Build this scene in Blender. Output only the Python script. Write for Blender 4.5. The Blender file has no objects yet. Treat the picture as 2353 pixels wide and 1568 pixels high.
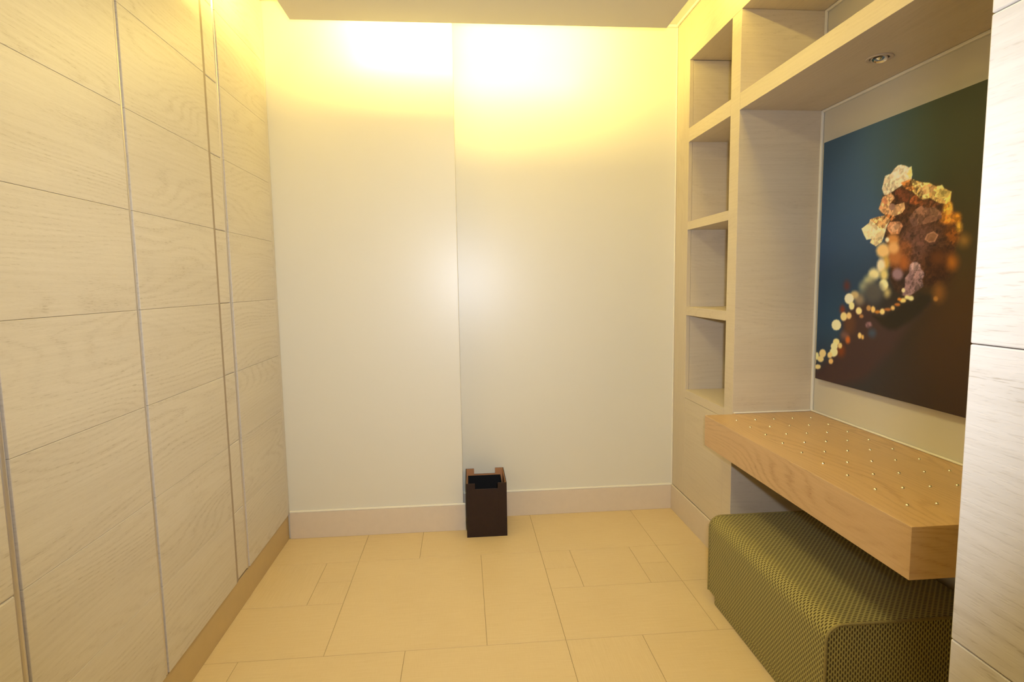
import bpy, bmesh, math, random
import numpy as np
from mathutils import Vector, Matrix

# ------------------------------------------------------------------ camera, world, lights, exposure
scene = bpy.context.scene
cam_data = bpy.data.cameras.new('camera')
cam = bpy.data.objects.new('camera', cam_data)
scene.collection.objects.link(cam)
R_ = Vector((0.99624193, -0.08530994, -0.01497451))
U_ = Vector((0.02339719, 0.09860335, 0.99485172))
F_ = Vector((0.08339421, 0.99146336, -0.10022881))
cam.matrix_world = Matrix(((R_.x, U_.x, -F_.x, 0.0), (R_.y, U_.y, -F_.y, 0.0), (R_.z, U_.z, -F_.z, 1.3), (0, 0, 0, 1)))
cam_data.sensor_width = 36.0
cam_data.lens = 1313.4755 * 36.0 / 2353.0
cam_data.clip_start = 0.01
scene.camera = cam

world = bpy.data.worlds.new('world')
scene.world = world
world.use_nodes = True
world.node_tree.nodes['Background'].inputs[0].default_value = (0.95, 0.85, 0.7, 1)
world.node_tree.nodes['Background'].inputs[1].default_value = 0.05

vs = scene.view_settings
vs.view_transform = 'Standard'
vs.look = 'None'
vs.gamma = 1.0
vs.use_curve_mapping = False
vs.exposure = 0.0

WARM = (1.0, 0.79, 0.19)


def area_light(name, loc, aim, sx, sy, power, color, spread=180):
    d = bpy.data.lights.new(name, 'AREA')
    d.shape = 'RECTANGLE'
    d.size = sx
    d.size_y = sy
    d.energy = power
    d.color = color
    d.spread = math.radians(spread)
    o = bpy.data.objects.new(name, d)
    o.location = loc
    v = Vector(aim) - Vector(loc)
    q = v.to_track_quat('-Z', 'Y')
    o.rotation_euler = q.to_euler()
    scene.collection.objects.link(o)
    return o


# cove tubes lying on the dropped ceiling panel, one run per side
def cove(name, a, b, power, out):
    """thin tube between a and b throwing light outwards over the panel edge"""
    a, b = Vector(a), Vector(b)
    d = bpy.data.lights.new(name, 'AREA')
    d.shape = 'RECTANGLE'
    L = (b - a).length
    d.size = L
    d.size_y = 0.035
    d.energy = power
    d.color = WARM
    o = bpy.data.objects.new(name, d)
    x = (b - a).normalized()
    z = -Vector(out).normalized()          # light shines along local -Z
    y = z.cross(x)
    m = Matrix((x, y, z)).transposed().to_4x4()
    m.translation = (a + b) / 2
    o.matrix_world = m
    scene.collection.objects.link(o)


COVE_Z = 2.500
cove('cove_tube_back', (-0.55, 2.640, COVE_Z), (0.72, 2.640, COVE_Z), 22.0, (0, 1, 0.25))
cove('cove_tube_left', (-0.69, 2.60, COVE_Z), (-0.69, 1.75, COVE_Z), 7.5, (-1, 0, 0.5))
cove('cove_tube_right', (0.925, -0.6, COVE_Z), (0.925, 2.45, COVE_Z), 25.0, (1, 0, 1.3))
# flash on top of the camera, and the recessed lights of the dropped ceiling
area_light('camera_flash', (0.06, -0.02, 1.38), (0.12, 3.0, 1.18), 0.07, 0.045, 9.6, (0.85, 0.94, 1.10), spread=96)
for py, pw in ((-0.7, 5.0), (1.15, 14.5)):
    area_light('ceiling_lamp', (0.0, py, 2.445), (0.0, py, 0.0), 0.35, 0.35, pw, (1.0, 0.86, 0.45))

PRINT_GAIN = np.array([1.15, 1.3, 2.1])
DOOR_OFF = [(3.1+1.7*i, 2.37*i) for i in range(12)]
PRINT_BG = [(0.033, 0.959, (58, 72, 80)), (0.046, 0.765, (62, 78, 92)), (0.044, 0.571, (64, 80, 98)), (0.053, 0.427, (46, 60, 74)), (0.042, 0.282, (50, 70, 84)), (0.027, 0.152, (44, 62, 76)), (0.189, 0.792, (68, 84, 98)), (0.205, 0.56, (66, 82, 100)), (0.213, 0.426, (46, 56, 70)), (0.142, 0.34, (46, 66, 80)), (0.365, 0.882, (66, 82, 84)), (0.52, 0.86, (68, 80, 70)), (0.62, 0.876, (74, 74, 52)), (0.713, 0.852, (76, 70, 40)), (0.724, 0.7, (78, 68, 40)), (0.723, 0.524, (88, 66, 34)), (0.729, 0.343, (100, 62, 26)), (0.728, 0.146, (88, 56, 30)), (0.728, 0.052, (76, 50, 34)), (0.62, 0.2, (94, 58, 34)), (0.542, 0.044, (70, 50, 40)), (0.441, 0.087, (66, 48, 40)), (0.31, 0.066, (58, 48, 42)), (0.163, 0.008, (56, 46, 42)), (0.02, 0.017, (60, 52, 46)), (0.468, 0.274, (58, 44, 34)), (0.345, 0.218, (64, 48, 42)), (0.705, 0.953, (66, 68, 50))]
PRINT_SHAPES = [
 ([(-0.031,0.017),(0.091,0.093),(0.164,0.193),(0.17,0.282),(0.234,0.335),(0.298,0.337),(0.362,0.293),(0.427,0.306),(0.591,0.361),(0.589,0.346),(0.517,0.278),(0.437,0.17),(0.297,0.042),(0.129,-0.018),(-0.029,-0.013)],(66,46,38),0.02,0),
 ([(0.353,0.718),(0.409,0.737),(0.48,0.748),(0.523,0.734),(0.592,0.713),(0.643,0.687),(0.65,0.637),(0.684,0.603),(0.691,0.564),(0.675,0.535),(0.67,0.505),(0.651,0.47),(0.639,0.43),(0.603,0.402),(0.555,0.395),(0.498,0.361),(0.434,0.384),(0.407,0.426),(0.408,0.479),(0.385,0.532),(0.368,0.576),(0.383,0.637),(0.347,0.663)],(72,40,20),0.008,0.35),
 ([(0.609,0.534),(0.602,0.498),(0.576,0.473),(0.538,0.464),(0.497,0.476),(0.464,0.505),(0.45,0.545),(0.459,0.584),(0.487,0.609),(0.527,0.615),(0.567,0.6),(0.596,0.571)],(92,58,44),0.03,0.3),
 ([(0.666,0.46),(0.661,0.433),(0.642,0.412),(0.614,0.405),(0.584,0.413),(0.561,0.434),(0.55,0.464),(0.557,0.493),(0.577,0.513),(0.606,0.519),(0.635,0.509),(0.657,0.488)],(60,30,12),0.03,0.2),
 ([(0.533,0.415),(0.528,0.393),(0.51,0.377),(0.484,0.371),(0.457,0.377),(0.436,0.393),(0.427,0.416),(0.433,0.438),(0.452,0.454),(0.478,0.459),(0.505,0.453),(0.525,0.436)],(52,36,28),0.02,0.1),
 ([(0.502,0.492),(0.497,0.469),(0.481,0.452),(0.457,0.446),(0.431,0.453),(0.411,0.472),(0.402,0.496),(0.408,0.521),(0.425,0.537),(0.45,0.542),(0.475,0.534),(0.494,0.516)],(110,62,34),0.02,0.2),
 ([(0.684,0.556),(0.682,0.542),(0.674,0.533),(0.661,0.53),(0.648,0.535),(0.638,0.546),(0.633,0.56),(0.636,0.574),(0.645,0.583),(0.657,0.585),(0.67,0.58),(0.68,0.569)],(135,72,18),0.012,0.3),
 ([(0.667,0.605),(0.663,0.595),(0.653,0.588),(0.639,0.587),(0.624,0.592),(0.612,0.601),(0.607,0.612),(0.61,0.623),(0.621,0.629),(0.636,0.63),(0.651,0.625),(0.662,0.616)],(185,112,32),0.006,0.4),
 ([(0.653,0.637),(0.652,0.627),(0.646,0.62),(0.637,0.618),(0.627,0.622),(0.62,0.631),(0.616,0.642),(0.618,0.652),(0.624,0.659),(0.633,0.661),(0.643,0.657),(0.65,0.648)],(222,152,50),0.004,0.4),
 ([(0.685,0.603),(0.684,0.596),(0.68,0.591),(0.673,0.59),(0.666,0.592),(0.661,0.598),(0.658,0.606),(0.659,0.614),(0.664,0.619),(0.671,0.62),(0.678,0.617),(0.683,0.611)],(205,128,28),0.006,0.2),
 ([(0.691,0.574),(0.69,0.567),(0.686,0.561),(0.681,0.56),(0.676,0.562),(0.671,0.568),(0.669,0.576),(0.67,0.584),(0.674,0.59),(0.679,0.591),(0.684,0.588),(0.689,0.582)],(232,168,50),0.006,0.2),
 ([(0.717,0.534),(0.715,0.526),(0.71,0.52),(0.701,0.519),(0.692,0.521),(0.685,0.528),(0.682,0.536),(0.684,0.544),(0.69,0.55),(0.699,0.551),(0.707,0.548),(0.714,0.542)],(150,104,38),0.014,0),
 ([(0.682,0.47),(0.68,0.459),(0.673,0.451),(0.664,0.448),(0.653,0.451),(0.645,0.46),(0.642,0.472),(0.644,0.483),(0.65,0.491),(0.66,0.494),(0.67,0.49),(0.678,0.482)],(172,98,22),0.014,0),
 ([(0.643,0.377),(0.641,0.363),(0.633,0.352),(0.622,0.348),(0.61,0.352),(0.601,0.362),(0.597,0.376),(0.599,0.391),(0.607,0.401),(0.618,0.405),(0.63,0.401),(0.639,0.391)],(128,80,30),0.014,0),
 ([(0.635,0.486),(0.632,0.475),(0.623,0.467),(0.61,0.465),(0.596,0.468),(0.586,0.477),(0.581,0.488),(0.584,0.499),(0.593,0.507),(0.607,0.509),(0.62,0.505),(0.631,0.497)],(98,52,20),0.014,0),
 ([(0.47,0.76),(0.523,0.736),(0.556,0.729),(0.584,0.713),(0.607,0.714),(0.616,0.702),(0.644,0.687),(0.643,0.66),(0.63,0.652),(0.6,0.659),(0.563,0.68),(0.523,0.68),(0.491,0.711),(0.473,0.727)],(214,164,84),0.001,0.55),
 ([(0.52,0.719),(0.556,0.726),(0.581,0.712),(0.574,0.698),(0.542,0.693),(0.517,0.703)],(196,146,84),0,0.3),
 ([(0.585,0.702),(0.619,0.7),(0.643,0.685),(0.618,0.666),(0.595,0.676)],(196,166,84),0,0.25),
 ([(0.622,0.666),(0.641,0.681),(0.641,0.657),(0.626,0.656)],(236,196,84),0,0.3),
 ([(0.358,0.721),(0.346,0.744),(0.358,0.787),(0.387,0.79),(0.4,0.803),(0.418,0.812),(0.431,0.811),(0.45,0.804),(0.466,0.795),(0.478,0.796),(0.484,0.767),(0.48,0.748),(0.449,0.744),(0.409,0.73),(0.377,0.718)],(228,200,146),0,0.25),
 ([(0.387,0.79),(0.418,0.812),(0.45,0.804),(0.466,0.795),(0.46,0.775),(0.43,0.771),(0.403,0.762)],(238,212,160),0,0.15),
 ([(0.46,0.775),(0.478,0.796),(0.484,0.767),(0.475,0.756)],(232,206,112),0,0.2),
 ([(0.436,0.75),(0.479,0.755),(0.506,0.734),(0.499,0.716),(0.478,0.716),(0.45,0.73)],(176,106,44),0.002,0.6),
 ([(0.479,0.752),(0.514,0.736),(0.511,0.72),(0.49,0.724)],(236,188,96),0.002,0.5),
 ([(0.405,0.724),(0.428,0.734),(0.469,0.717),(0.479,0.699),(0.467,0.68),(0.426,0.694)],(98,48,24),0,0.35),
 ([(0.484,0.692),(0.504,0.7),(0.518,0.687),(0.536,0.672),(0.503,0.666),(0.476,0.673)],(124,62,26),0.001,0.5),
 ([(0.519,0.667),(0.56,0.671),(0.604,0.656),(0.585,0.646),(0.537,0.652)],(96,52,26),0.003,0.5),
 ([(0.353,0.715),(0.391,0.723),(0.411,0.703),(0.389,0.685),(0.378,0.645),(0.352,0.659),(0.334,0.675),(0.345,0.698)],(216,154,92),0,0.35),
 ([(0.344,0.706),(0.363,0.711),(0.379,0.697),(0.365,0.683)],(186,118,72),0,0.2),
 ([(0.384,0.686),(0.413,0.677),(0.454,0.681),(0.46,0.659),(0.447,0.647),(0.407,0.638),(0.393,0.629),(0.372,0.653)],(216,160,98),0,0.25),
 ([(0.415,0.671),(0.414,0.666),(0.408,0.662),(0.4,0.662),(0.392,0.664),(0.386,0.669),(0.383,0.676),(0.385,0.681),(0.391,0.685),(0.399,0.685),(0.407,0.683),(0.413,0.678)],(156,112,84),0,0.1),
 ([(0.367,0.653),(0.397,0.646),(0.416,0.634),(0.398,0.625),(0.373,0.639)],(182,112,54),0,0.6),
 ([(0.249,0.612),(0.288,0.63),(0.292,0.642),(0.333,0.647),(0.368,0.646),(0.393,0.629),(0.38,0.61),(0.368,0.576),(0.359,0.555),(0.33,0.541),(0.298,0.556),(0.303,0.569),(0.279,0.569),(0.264,0.588)],(236,204,136),0,0.22),
 ([(0.249,0.612),(0.293,0.626),(0.331,0.597),(0.323,0.572),(0.279,0.569),(0.264,0.588)],(242,216,150),0,0.1),
 ([(0.292,0.642),(0.333,0.647),(0.368,0.646),(0.393,0.629),(0.37,0.607),(0.351,0.599),(0.32,0.623)],(196,142,80),0,0.6),
 ([(0.378,0.603),(0.393,0.622),(0.44,0.619),(0.454,0.602),(0.439,0.577),(0.401,0.577)],(184,124,78),0,0.3),
 ([(0.395,0.605),(0.417,0.616),(0.441,0.607),(0.433,0.588),(0.406,0.583)],(202,148,98),0,0.2),
 ([(0.48,0.627),(0.504,0.65),(0.528,0.66),(0.557,0.649),(0.581,0.65),(0.609,0.63),(0.615,0.611),(0.585,0.602),(0.549,0.599),(0.507,0.599)],(118,78,54),0,0.35),
 ([(0.504,0.65),(0.528,0.659),(0.554,0.644),(0.543,0.629),(0.513,0.636)],(146,98,66),0,0.2),
 ([(0.566,0.642),(0.585,0.646),(0.606,0.631),(0.595,0.617),(0.571,0.622)],(132,90,60),0,0.25),
 ([(0.48,0.62),(0.514,0.626),(0.52,0.596),(0.499,0.595)],(108,72,54),0,0.2),
 ([(0.551,0.548),(0.559,0.566),(0.585,0.572),(0.605,0.559),(0.593,0.538),(0.57,0.537)],(176,122,84),0,0.1),
 ([(0.557,0.549),(0.564,0.563),(0.584,0.567),(0.599,0.559),(0.589,0.542),(0.569,0.541)],(140,94,62),0,0.1),
 ([(0.496,0.522),(0.493,0.509),(0.484,0.5),(0.471,0.497),(0.457,0.501),(0.447,0.511),(0.442,0.525),(0.445,0.539),(0.454,0.548),(0.467,0.551),(0.481,0.546),(0.491,0.536)],(124,70,34),0.01,0.2),
 ([(0.44,0.556),(0.437,0.546),(0.427,0.539),(0.414,0.538),(0.399,0.541),(0.388,0.55),(0.383,0.561),(0.387,0.571),(0.397,0.578),(0.411,0.579),(0.425,0.575),(0.436,0.567)],(206,134,62),0.008,0),
 ([(0.46,0.497),(0.457,0.482),(0.445,0.471),(0.428,0.468),(0.41,0.472),(0.396,0.484),(0.39,0.5),(0.394,0.516),(0.406,0.527),(0.423,0.53),(0.441,0.525),(0.454,0.513)],(178,106,48),0.012,0),
 ([(0.486,0.476),(0.484,0.464),(0.479,0.456),(0.47,0.453),(0.461,0.456),(0.453,0.465),(0.45,0.477),(0.452,0.489),(0.458,0.497),(0.466,0.5),(0.476,0.497),(0.483,0.488)],(170,92,36),0.01,0),
 ([(0.4,0.521),(0.396,0.508),(0.385,0.499),(0.368,0.496),(0.351,0.501),(0.338,0.511),(0.332,0.525),(0.336,0.538),(0.348,0.547),(0.365,0.55),(0.382,0.545),(0.394,0.534)],(232,186,108),0.007,0),
 ([(0.442,0.529),(0.439,0.519),(0.43,0.512),(0.418,0.51),(0.405,0.513),(0.394,0.521),(0.39,0.532),(0.393,0.542),(0.402,0.549),(0.415,0.551),(0.428,0.548),(0.438,0.539)],(226,166,92),0.007,0),
 ([(0.394,0.56),(0.393,0.556),(0.39,0.553),(0.385,0.552),(0.38,0.554),(0.376,0.557),(0.375,0.561),(0.376,0.565),(0.379,0.568),(0.384,0.569),(0.389,0.567),(0.392,0.564)],(250,226,168),0.003,0),
 ([(0.401,0.479),(0.4,0.467),(0.394,0.458),(0.386,0.455),(0.377,0.458),(0.37,0.468),(0.367,0.48),(0.368,0.493),(0.374,0.501),(0.382,0.504),(0.391,0.501),(0.398,0.491)],(206,160,70),0.008,0),
 ([(0.381,0.469),(0.379,0.457),(0.372,0.448),(0.362,0.445),(0.351,0.448),(0.343,0.458),(0.339,0.47),(0.341,0.483),(0.348,0.492),(0.358,0.495),(0.369,0.491),(0.377,0.482)],(240,214,158),0.006,0),
 ([(0.356,0.439),(0.353,0.429),(0.343,0.421),(0.328,0.418),(0.313,0.421),(0.301,0.429),(0.297,0.44),(0.3,0.451),(0.311,0.459),(0.325,0.462),(0.34,0.458),(0.352,0.45)],(232,212,140),0.008,0),
 ([(0.397,0.437),(0.395,0.426),(0.388,0.419),(0.379,0.416),(0.369,0.419),(0.361,0.427),(0.357,0.438),(0.359,0.448),(0.366,0.456),(0.376,0.459),(0.386,0.455),(0.393,0.448)],(222,196,110),0.008,0),
 ([(0.328,0.416),(0.326,0.407),(0.317,0.4),(0.304,0.398),(0.29,0.4),(0.28,0.407),(0.276,0.416),(0.279,0.426),(0.288,0.432),(0.301,0.435),(0.314,0.432),(0.324,0.425)],(190,180,118),0.012,0),
 ([(0.401,0.4),(0.398,0.389),(0.39,0.381),(0.379,0.378),(0.367,0.381),(0.357,0.389),(0.354,0.4),(0.356,0.411),(0.364,0.418),(0.376,0.421),(0.388,0.418),(0.397,0.41)],(250,234,152),0.004,0),
 ([(0.413,0.373),(0.411,0.366),(0.406,0.36),(0.397,0.357),(0.389,0.359),(0.382,0.365),(0.379,0.373),(0.381,0.381),(0.387,0.387),(0.395,0.389),(0.404,0.387),(0.41,0.381)],(188,166,96),0.01,0),
 ([(0.301,0.394),(0.299,0.385),(0.29,0.378),(0.278,0.375),(0.266,0.378),(0.257,0.384),(0.253,0.394),(0.255,0.403),(0.264,0.41),(0.276,0.413),(0.288,0.41),(0.297,0.403)],(150,148,108),0.014,0),
 ([(0.366,0.384),(0.362,0.371),(0.35,0.361),(0.332,0.358),(0.314,0.361),(0.3,0.37),(0.294,0.383),(0.298,0.396),(0.311,0.405),(0.329,0.409),(0.347,0.405),(0.361,0.396)],(96,92,76),0.02,0),
 ([(0.466,0.437),(0.464,0.428),(0.455,0.42),(0.443,0.418),(0.43,0.421),(0.42,0.428),(0.416,0.438),(0.418,0.448),(0.427,0.456),(0.44,0.458),(0.453,0.455),(0.462,0.447)],(150,116,110),0.006,0),
 ([(0.492,0.452),(0.495,0.469),(0.516,0.478),(0.538,0.469),(0.543,0.454),(0.557,0.438),(0.55,0.418),(0.557,0.397),(0.523,0.375),(0.494,0.361),(0.465,0.366),(0.478,0.398),(0.476,0.425),(0.493,0.442)],(132,100,92),0.002,0.35),
 ([(0.538,0.462),(0.536,0.456),(0.529,0.451),(0.518,0.449),(0.507,0.451),(0.499,0.457),(0.495,0.464),(0.498,0.471),(0.505,0.476),(0.516,0.477),(0.527,0.475),(0.535,0.469)],(172,136,122),0.002,0.3),
 ([(0.516,0.418),(0.515,0.41),(0.511,0.404),(0.504,0.402),(0.498,0.404),(0.492,0.41),(0.49,0.419),(0.491,0.427),(0.495,0.433),(0.502,0.435),(0.509,0.433),(0.514,0.427)],(112,84,78),0.003,0.3),
 ([(0.557,0.434),(0.556,0.428),(0.552,0.423),(0.547,0.421),(0.542,0.423),(0.538,0.428),(0.536,0.435),(0.537,0.441),(0.54,0.446),(0.545,0.448),(0.551,0.446),(0.555,0.441)],(168,130,122),0.003,0.3),
 ([(0.478,0.383),(0.478,0.38),(0.475,0.377),(0.472,0.376),(0.468,0.377),(0.465,0.379),(0.464,0.383),(0.465,0.386),(0.467,0.389),(0.471,0.39),(0.474,0.389),(0.477,0.386)],(234,200,132),0.002,0),
 ([(0.332,0.287),(0.381,0.288),(0.436,0.315),(0.474,0.337),(0.516,0.348),(0.543,0.373),(0.587,0.367),(0.592,0.349),(0.556,0.313),(0.508,0.277),(0.449,0.246),(0.413,0.243),(0.379,0.255)],(40,33,20),0.008,0),
 ([(0.207,0.204),(0.204,0.195),(0.195,0.188),(0.182,0.185),(0.169,0.186),(0.159,0.191),(0.155,0.2),(0.158,0.209),(0.167,0.216),(0.18,0.219),(0.193,0.218),(0.203,0.213)],(112,78,62),0.01,0),
 ([(0.24,0.252),(0.237,0.232),(0.226,0.215),(0.209,0.208),(0.192,0.213),(0.178,0.227),(0.172,0.248),(0.175,0.269),(0.187,0.285),(0.204,0.292),(0.221,0.287),(0.234,0.273)],(92,58,36),0.014,0),
 ([(0.282,0.347),(0.279,0.336),(0.27,0.328),(0.257,0.324),(0.243,0.327),(0.233,0.334),(0.228,0.346),(0.231,0.357),(0.241,0.365),(0.254,0.368),(0.267,0.366),(0.278,0.358)],(140,120,86),0.012,0),
 ([(0.25,0.363),(0.247,0.355),(0.239,0.349),(0.228,0.347),(0.216,0.349),(0.207,0.354),(0.204,0.362),(0.206,0.37),(0.214,0.376),(0.226,0.378),(0.238,0.376),(0.246,0.371)],(192,164,104),0.006,0),
 ([(0.371,0.37),(0.366,0.354),(0.351,0.342),(0.329,0.337),(0.306,0.341),(0.288,0.353),(0.28,0.369),(0.286,0.385),(0.302,0.397),(0.324,0.402),(0.347,0.397),(0.364,0.386)],(84,78,66),0.02,0),
 ([(0.175,0.304),(0.173,0.296),(0.168,0.29),(0.161,0.288),(0.153,0.289),(0.147,0.295),(0.144,0.303),(0.146,0.31),(0.151,0.316),(0.159,0.319),(0.166,0.317),(0.172,0.311)],(128,56,34),0.01,0),
 ([(0.197,0.398),(0.195,0.388),(0.189,0.381),(0.181,0.379),(0.172,0.381),(0.165,0.388),(0.162,0.398),(0.164,0.407),(0.17,0.414),(0.178,0.417),(0.187,0.414),(0.194,0.407)],(92,48,44),0.012,0),
 ([(0.351,0.224),(0.348,0.217),(0.342,0.21),(0.333,0.208),(0.323,0.209),(0.315,0.214),(0.312,0.221),(0.314,0.229),(0.321,0.235),(0.331,0.238),(0.34,0.236),(0.347,0.232)],(62,74,78),0.01,0),
 ([(0.329,0.253),(0.327,0.247),(0.321,0.242),(0.313,0.24),(0.304,0.241),(0.297,0.245),(0.294,0.251),(0.296,0.257),(0.302,0.262),(0.311,0.264),(0.32,0.263),(0.326,0.259)],(118,84,76),0.004,0.3),
 ([(0.213,0.186),(0.212,0.178),(0.207,0.173),(0.2,0.17),(0.193,0.171),(0.188,0.176),(0.186,0.183),(0.187,0.191),(0.192,0.196),(0.198,0.199),(0.205,0.198),(0.211,0.193)],(196,98,34),0.006,0),
 ([(0.185,0.14),(0.183,0.128),(0.175,0.119),(0.163,0.114),(0.151,0.116),(0.142,0.124),(0.138,0.135),(0.14,0.147),(0.148,0.157),(0.16,0.161),(0.172,0.159),(0.181,0.152)],(120,58,24),0.012,0),
 ([(0.32,0.315),(0.318,0.309),(0.314,0.305),(0.308,0.304),(0.302,0.305),(0.297,0.308),(0.295,0.314),(0.296,0.319),(0.301,0.324),(0.307,0.325),(0.313,0.324),(0.318,0.32)],(190,138,72),0.003,0),
 ([(0.342,0.311),(0.341,0.305),(0.337,0.3),(0.331,0.299),(0.326,0.3),(0.321,0.304),(0.32,0.31),(0.321,0.316),(0.324,0.321),(0.33,0.323),(0.335,0.321),(0.34,0.317)],(240,190,100),0.003,0),
 ([(0.368,0.304),(0.366,0.3),(0.361,0.298),(0.354,0.296),(0.347,0.297),(0.341,0.299),(0.339,0.302),(0.341,0.305),(0.346,0.308),(0.353,0.309),(0.361,0.309),(0.366,0.307)],(190,120,44),0.003,0),
 ([(0.39,0.306),(0.389,0.3),(0.385,0.296),(0.379,0.294),(0.372,0.295),(0.367,0.299),(0.365,0.304),(0.367,0.31),(0.371,0.314),(0.377,0.316),(0.383,0.315),(0.388,0.311)],(246,204,116),0.003,0),
 ([(0.42,0.315),(0.418,0.312),(0.412,0.309),(0.404,0.308),(0.395,0.309),(0.389,0.31),(0.386,0.313),(0.388,0.316),(0.395,0.318),(0.403,0.319),(0.411,0.319),(0.418,0.317)],(176,104,44),0.003,0),
 ([(0.437,0.32),(0.436,0.316),(0.433,0.313),(0.428,0.312),(0.423,0.313),(0.42,0.316),(0.418,0.32),(0.419,0.324),(0.422,0.327),(0.427,0.328),(0.432,0.327),(0.435,0.324)],(240,190,100),0.003,0),
 ([(0.461,0.333),(0.46,0.33),(0.455,0.328),(0.448,0.327),(0.441,0.328),(0.436,0.33),(0.434,0.332),(0.436,0.335),(0.441,0.337),(0.448,0.338),(0.454,0.338),(0.459,0.336)],(190,110,40),0.003,0),
 ([(0.486,0.348),(0.485,0.344),(0.48,0.341),(0.473,0.34),(0.466,0.34),(0.461,0.343),(0.458,0.347),(0.46,0.351),(0.465,0.354),(0.472,0.356),(0.479,0.355),(0.484,0.352)],(252,208,110),0.003,0),
 ([(0.464,0.352),(0.463,0.349),(0.46,0.347),(0.456,0.346),(0.451,0.347),(0.448,0.349),(0.447,0.351),(0.448,0.354),(0.451,0.356),(0.455,0.357),(0.46,0.356),(0.463,0.354)],(230,140,50),0.003,0),
 ([(0.501,0.359),(0.5,0.356),(0.496,0.353),(0.49,0.352),(0.485,0.353),(0.48,0.355),(0.479,0.359),(0.48,0.362),(0.484,0.365),(0.489,0.366),(0.495,0.365),(0.499,0.363)],(250,224,140),0.003,0),
 ([(0.519,0.356),(0.518,0.352),(0.514,0.349),(0.508,0.348),(0.502,0.349),(0.497,0.352),(0.495,0.356),(0.497,0.36),(0.501,0.363),(0.507,0.364),(0.513,0.363),(0.517,0.36)],(255,236,150),0.003,0),
 ([(0.479,0.382),(0.479,0.378),(0.476,0.376),(0.473,0.375),(0.469,0.375),(0.467,0.378),(0.465,0.382),(0.466,0.385),(0.468,0.388),(0.472,0.389),(0.475,0.388),(0.478,0.386)],(240,214,150),0.003,0),
 ([(0.223,0.347),(0.22,0.337),(0.211,0.329),(0.198,0.325),(0.184,0.328),(0.174,0.335),(0.169,0.346),(0.172,0.357),(0.182,0.365),(0.195,0.368),(0.208,0.365),(0.218,0.358)],(255,236,168),0.003,0),
 ([(0.229,0.32),(0.227,0.312),(0.222,0.306),(0.214,0.304),(0.206,0.305),(0.2,0.311),(0.197,0.319),(0.199,0.327),(0.204,0.333),(0.212,0.335),(0.22,0.333),(0.226,0.328)],(248,222,140),0.003,0),
 ([(0.272,0.303),(0.27,0.295),(0.264,0.29),(0.255,0.288),(0.247,0.289),(0.24,0.294),(0.237,0.301),(0.239,0.308),(0.245,0.314),(0.254,0.316),(0.262,0.314),(0.269,0.309)],(248,212,130),0.003,0),
 ([(0.282,0.283),(0.281,0.279),(0.277,0.276),(0.271,0.275),(0.265,0.276),(0.26,0.278),(0.259,0.282),(0.26,0.285),(0.264,0.288),(0.27,0.29),(0.276,0.289),(0.28,0.286)],(170,116,62),0.003,0),
 ([(0.189,0.277),(0.187,0.268),(0.18,0.261),(0.17,0.258),(0.16,0.259),(0.152,0.266),(0.149,0.274),(0.151,0.283),(0.158,0.29),(0.168,0.293),(0.178,0.291),(0.186,0.285)],(244,206,124),0.003,0),
 ([(0.215,0.281),(0.213,0.274),(0.208,0.269),(0.201,0.267),(0.193,0.268),(0.188,0.273),(0.185,0.279),(0.187,0.286),(0.192,0.292),(0.199,0.294),(0.207,0.292),(0.212,0.288)],(232,190,110),0.003,0),
 ([(0.156,0.241),(0.153,0.23),(0.143,0.221),(0.128,0.217),(0.112,0.218),(0.1,0.226),(0.096,0.237),(0.099,0.248),(0.11,0.257),(0.125,0.261),(0.14,0.259),(0.151,0.251)],(252,232,156),0.003,0),
 ([(0.276,0.209),(0.275,0.203),(0.272,0.198),(0.266,0.196),(0.261,0.197),(0.257,0.201),(0.255,0.207),(0.256,0.213),(0.26,0.218),(0.265,0.22),(0.27,0.218),(0.275,0.214)],(236,196,110),0.003,0),
 ([(0.289,0.204),(0.289,0.2),(0.286,0.196),(0.283,0.195),(0.279,0.196),(0.276,0.199),(0.275,0.203),(0.275,0.207),(0.278,0.211),(0.281,0.212),(0.285,0.212),(0.288,0.209)],(226,176,84),0.003,0),
 ([(0.15,0.172),(0.148,0.164),(0.141,0.159),(0.13,0.156),(0.12,0.156),(0.112,0.161),(0.109,0.168),(0.111,0.175),(0.118,0.181),(0.129,0.184),(0.139,0.183),(0.147,0.179)],(240,214,130),0.003,0),
 ([(0.14,0.153),(0.138,0.145),(0.13,0.138),(0.12,0.135),(0.108,0.136),(0.1,0.141),(0.096,0.148),(0.099,0.157),(0.107,0.163),(0.117,0.167),(0.129,0.166),(0.137,0.161)],(250,228,146),0.003,0),
 ([(0.167,0.159),(0.166,0.153),(0.162,0.148),(0.155,0.146),(0.149,0.146),(0.143,0.15),(0.141,0.156),(0.143,0.162),(0.147,0.167),(0.154,0.169),(0.16,0.168),(0.165,0.164)],(232,196,110),0.003,0),
 ([(0.142,0.13),(0.14,0.12),(0.131,0.112),(0.118,0.107),(0.105,0.108),(0.095,0.114),(0.091,0.123),(0.094,0.133),(0.103,0.142),(0.116,0.146),(0.129,0.144),(0.138,0.139)],(252,230,146),0.003,0),
 ([(0.109,0.114),(0.107,0.107),(0.102,0.101),(0.094,0.099),(0.086,0.099),(0.079,0.103),(0.077,0.11),(0.078,0.116),(0.084,0.122),(0.092,0.124),(0.1,0.124),(0.107,0.12)],(236,200,116),0.003,0),
 ([(0.116,0.089),(0.114,0.083),(0.109,0.078),(0.102,0.075),(0.094,0.076),(0.088,0.079),(0.086,0.085),(0.087,0.091),(0.093,0.096),(0.1,0.099),(0.108,0.098),(0.113,0.095)],(224,178,96),0.003,0),
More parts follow.
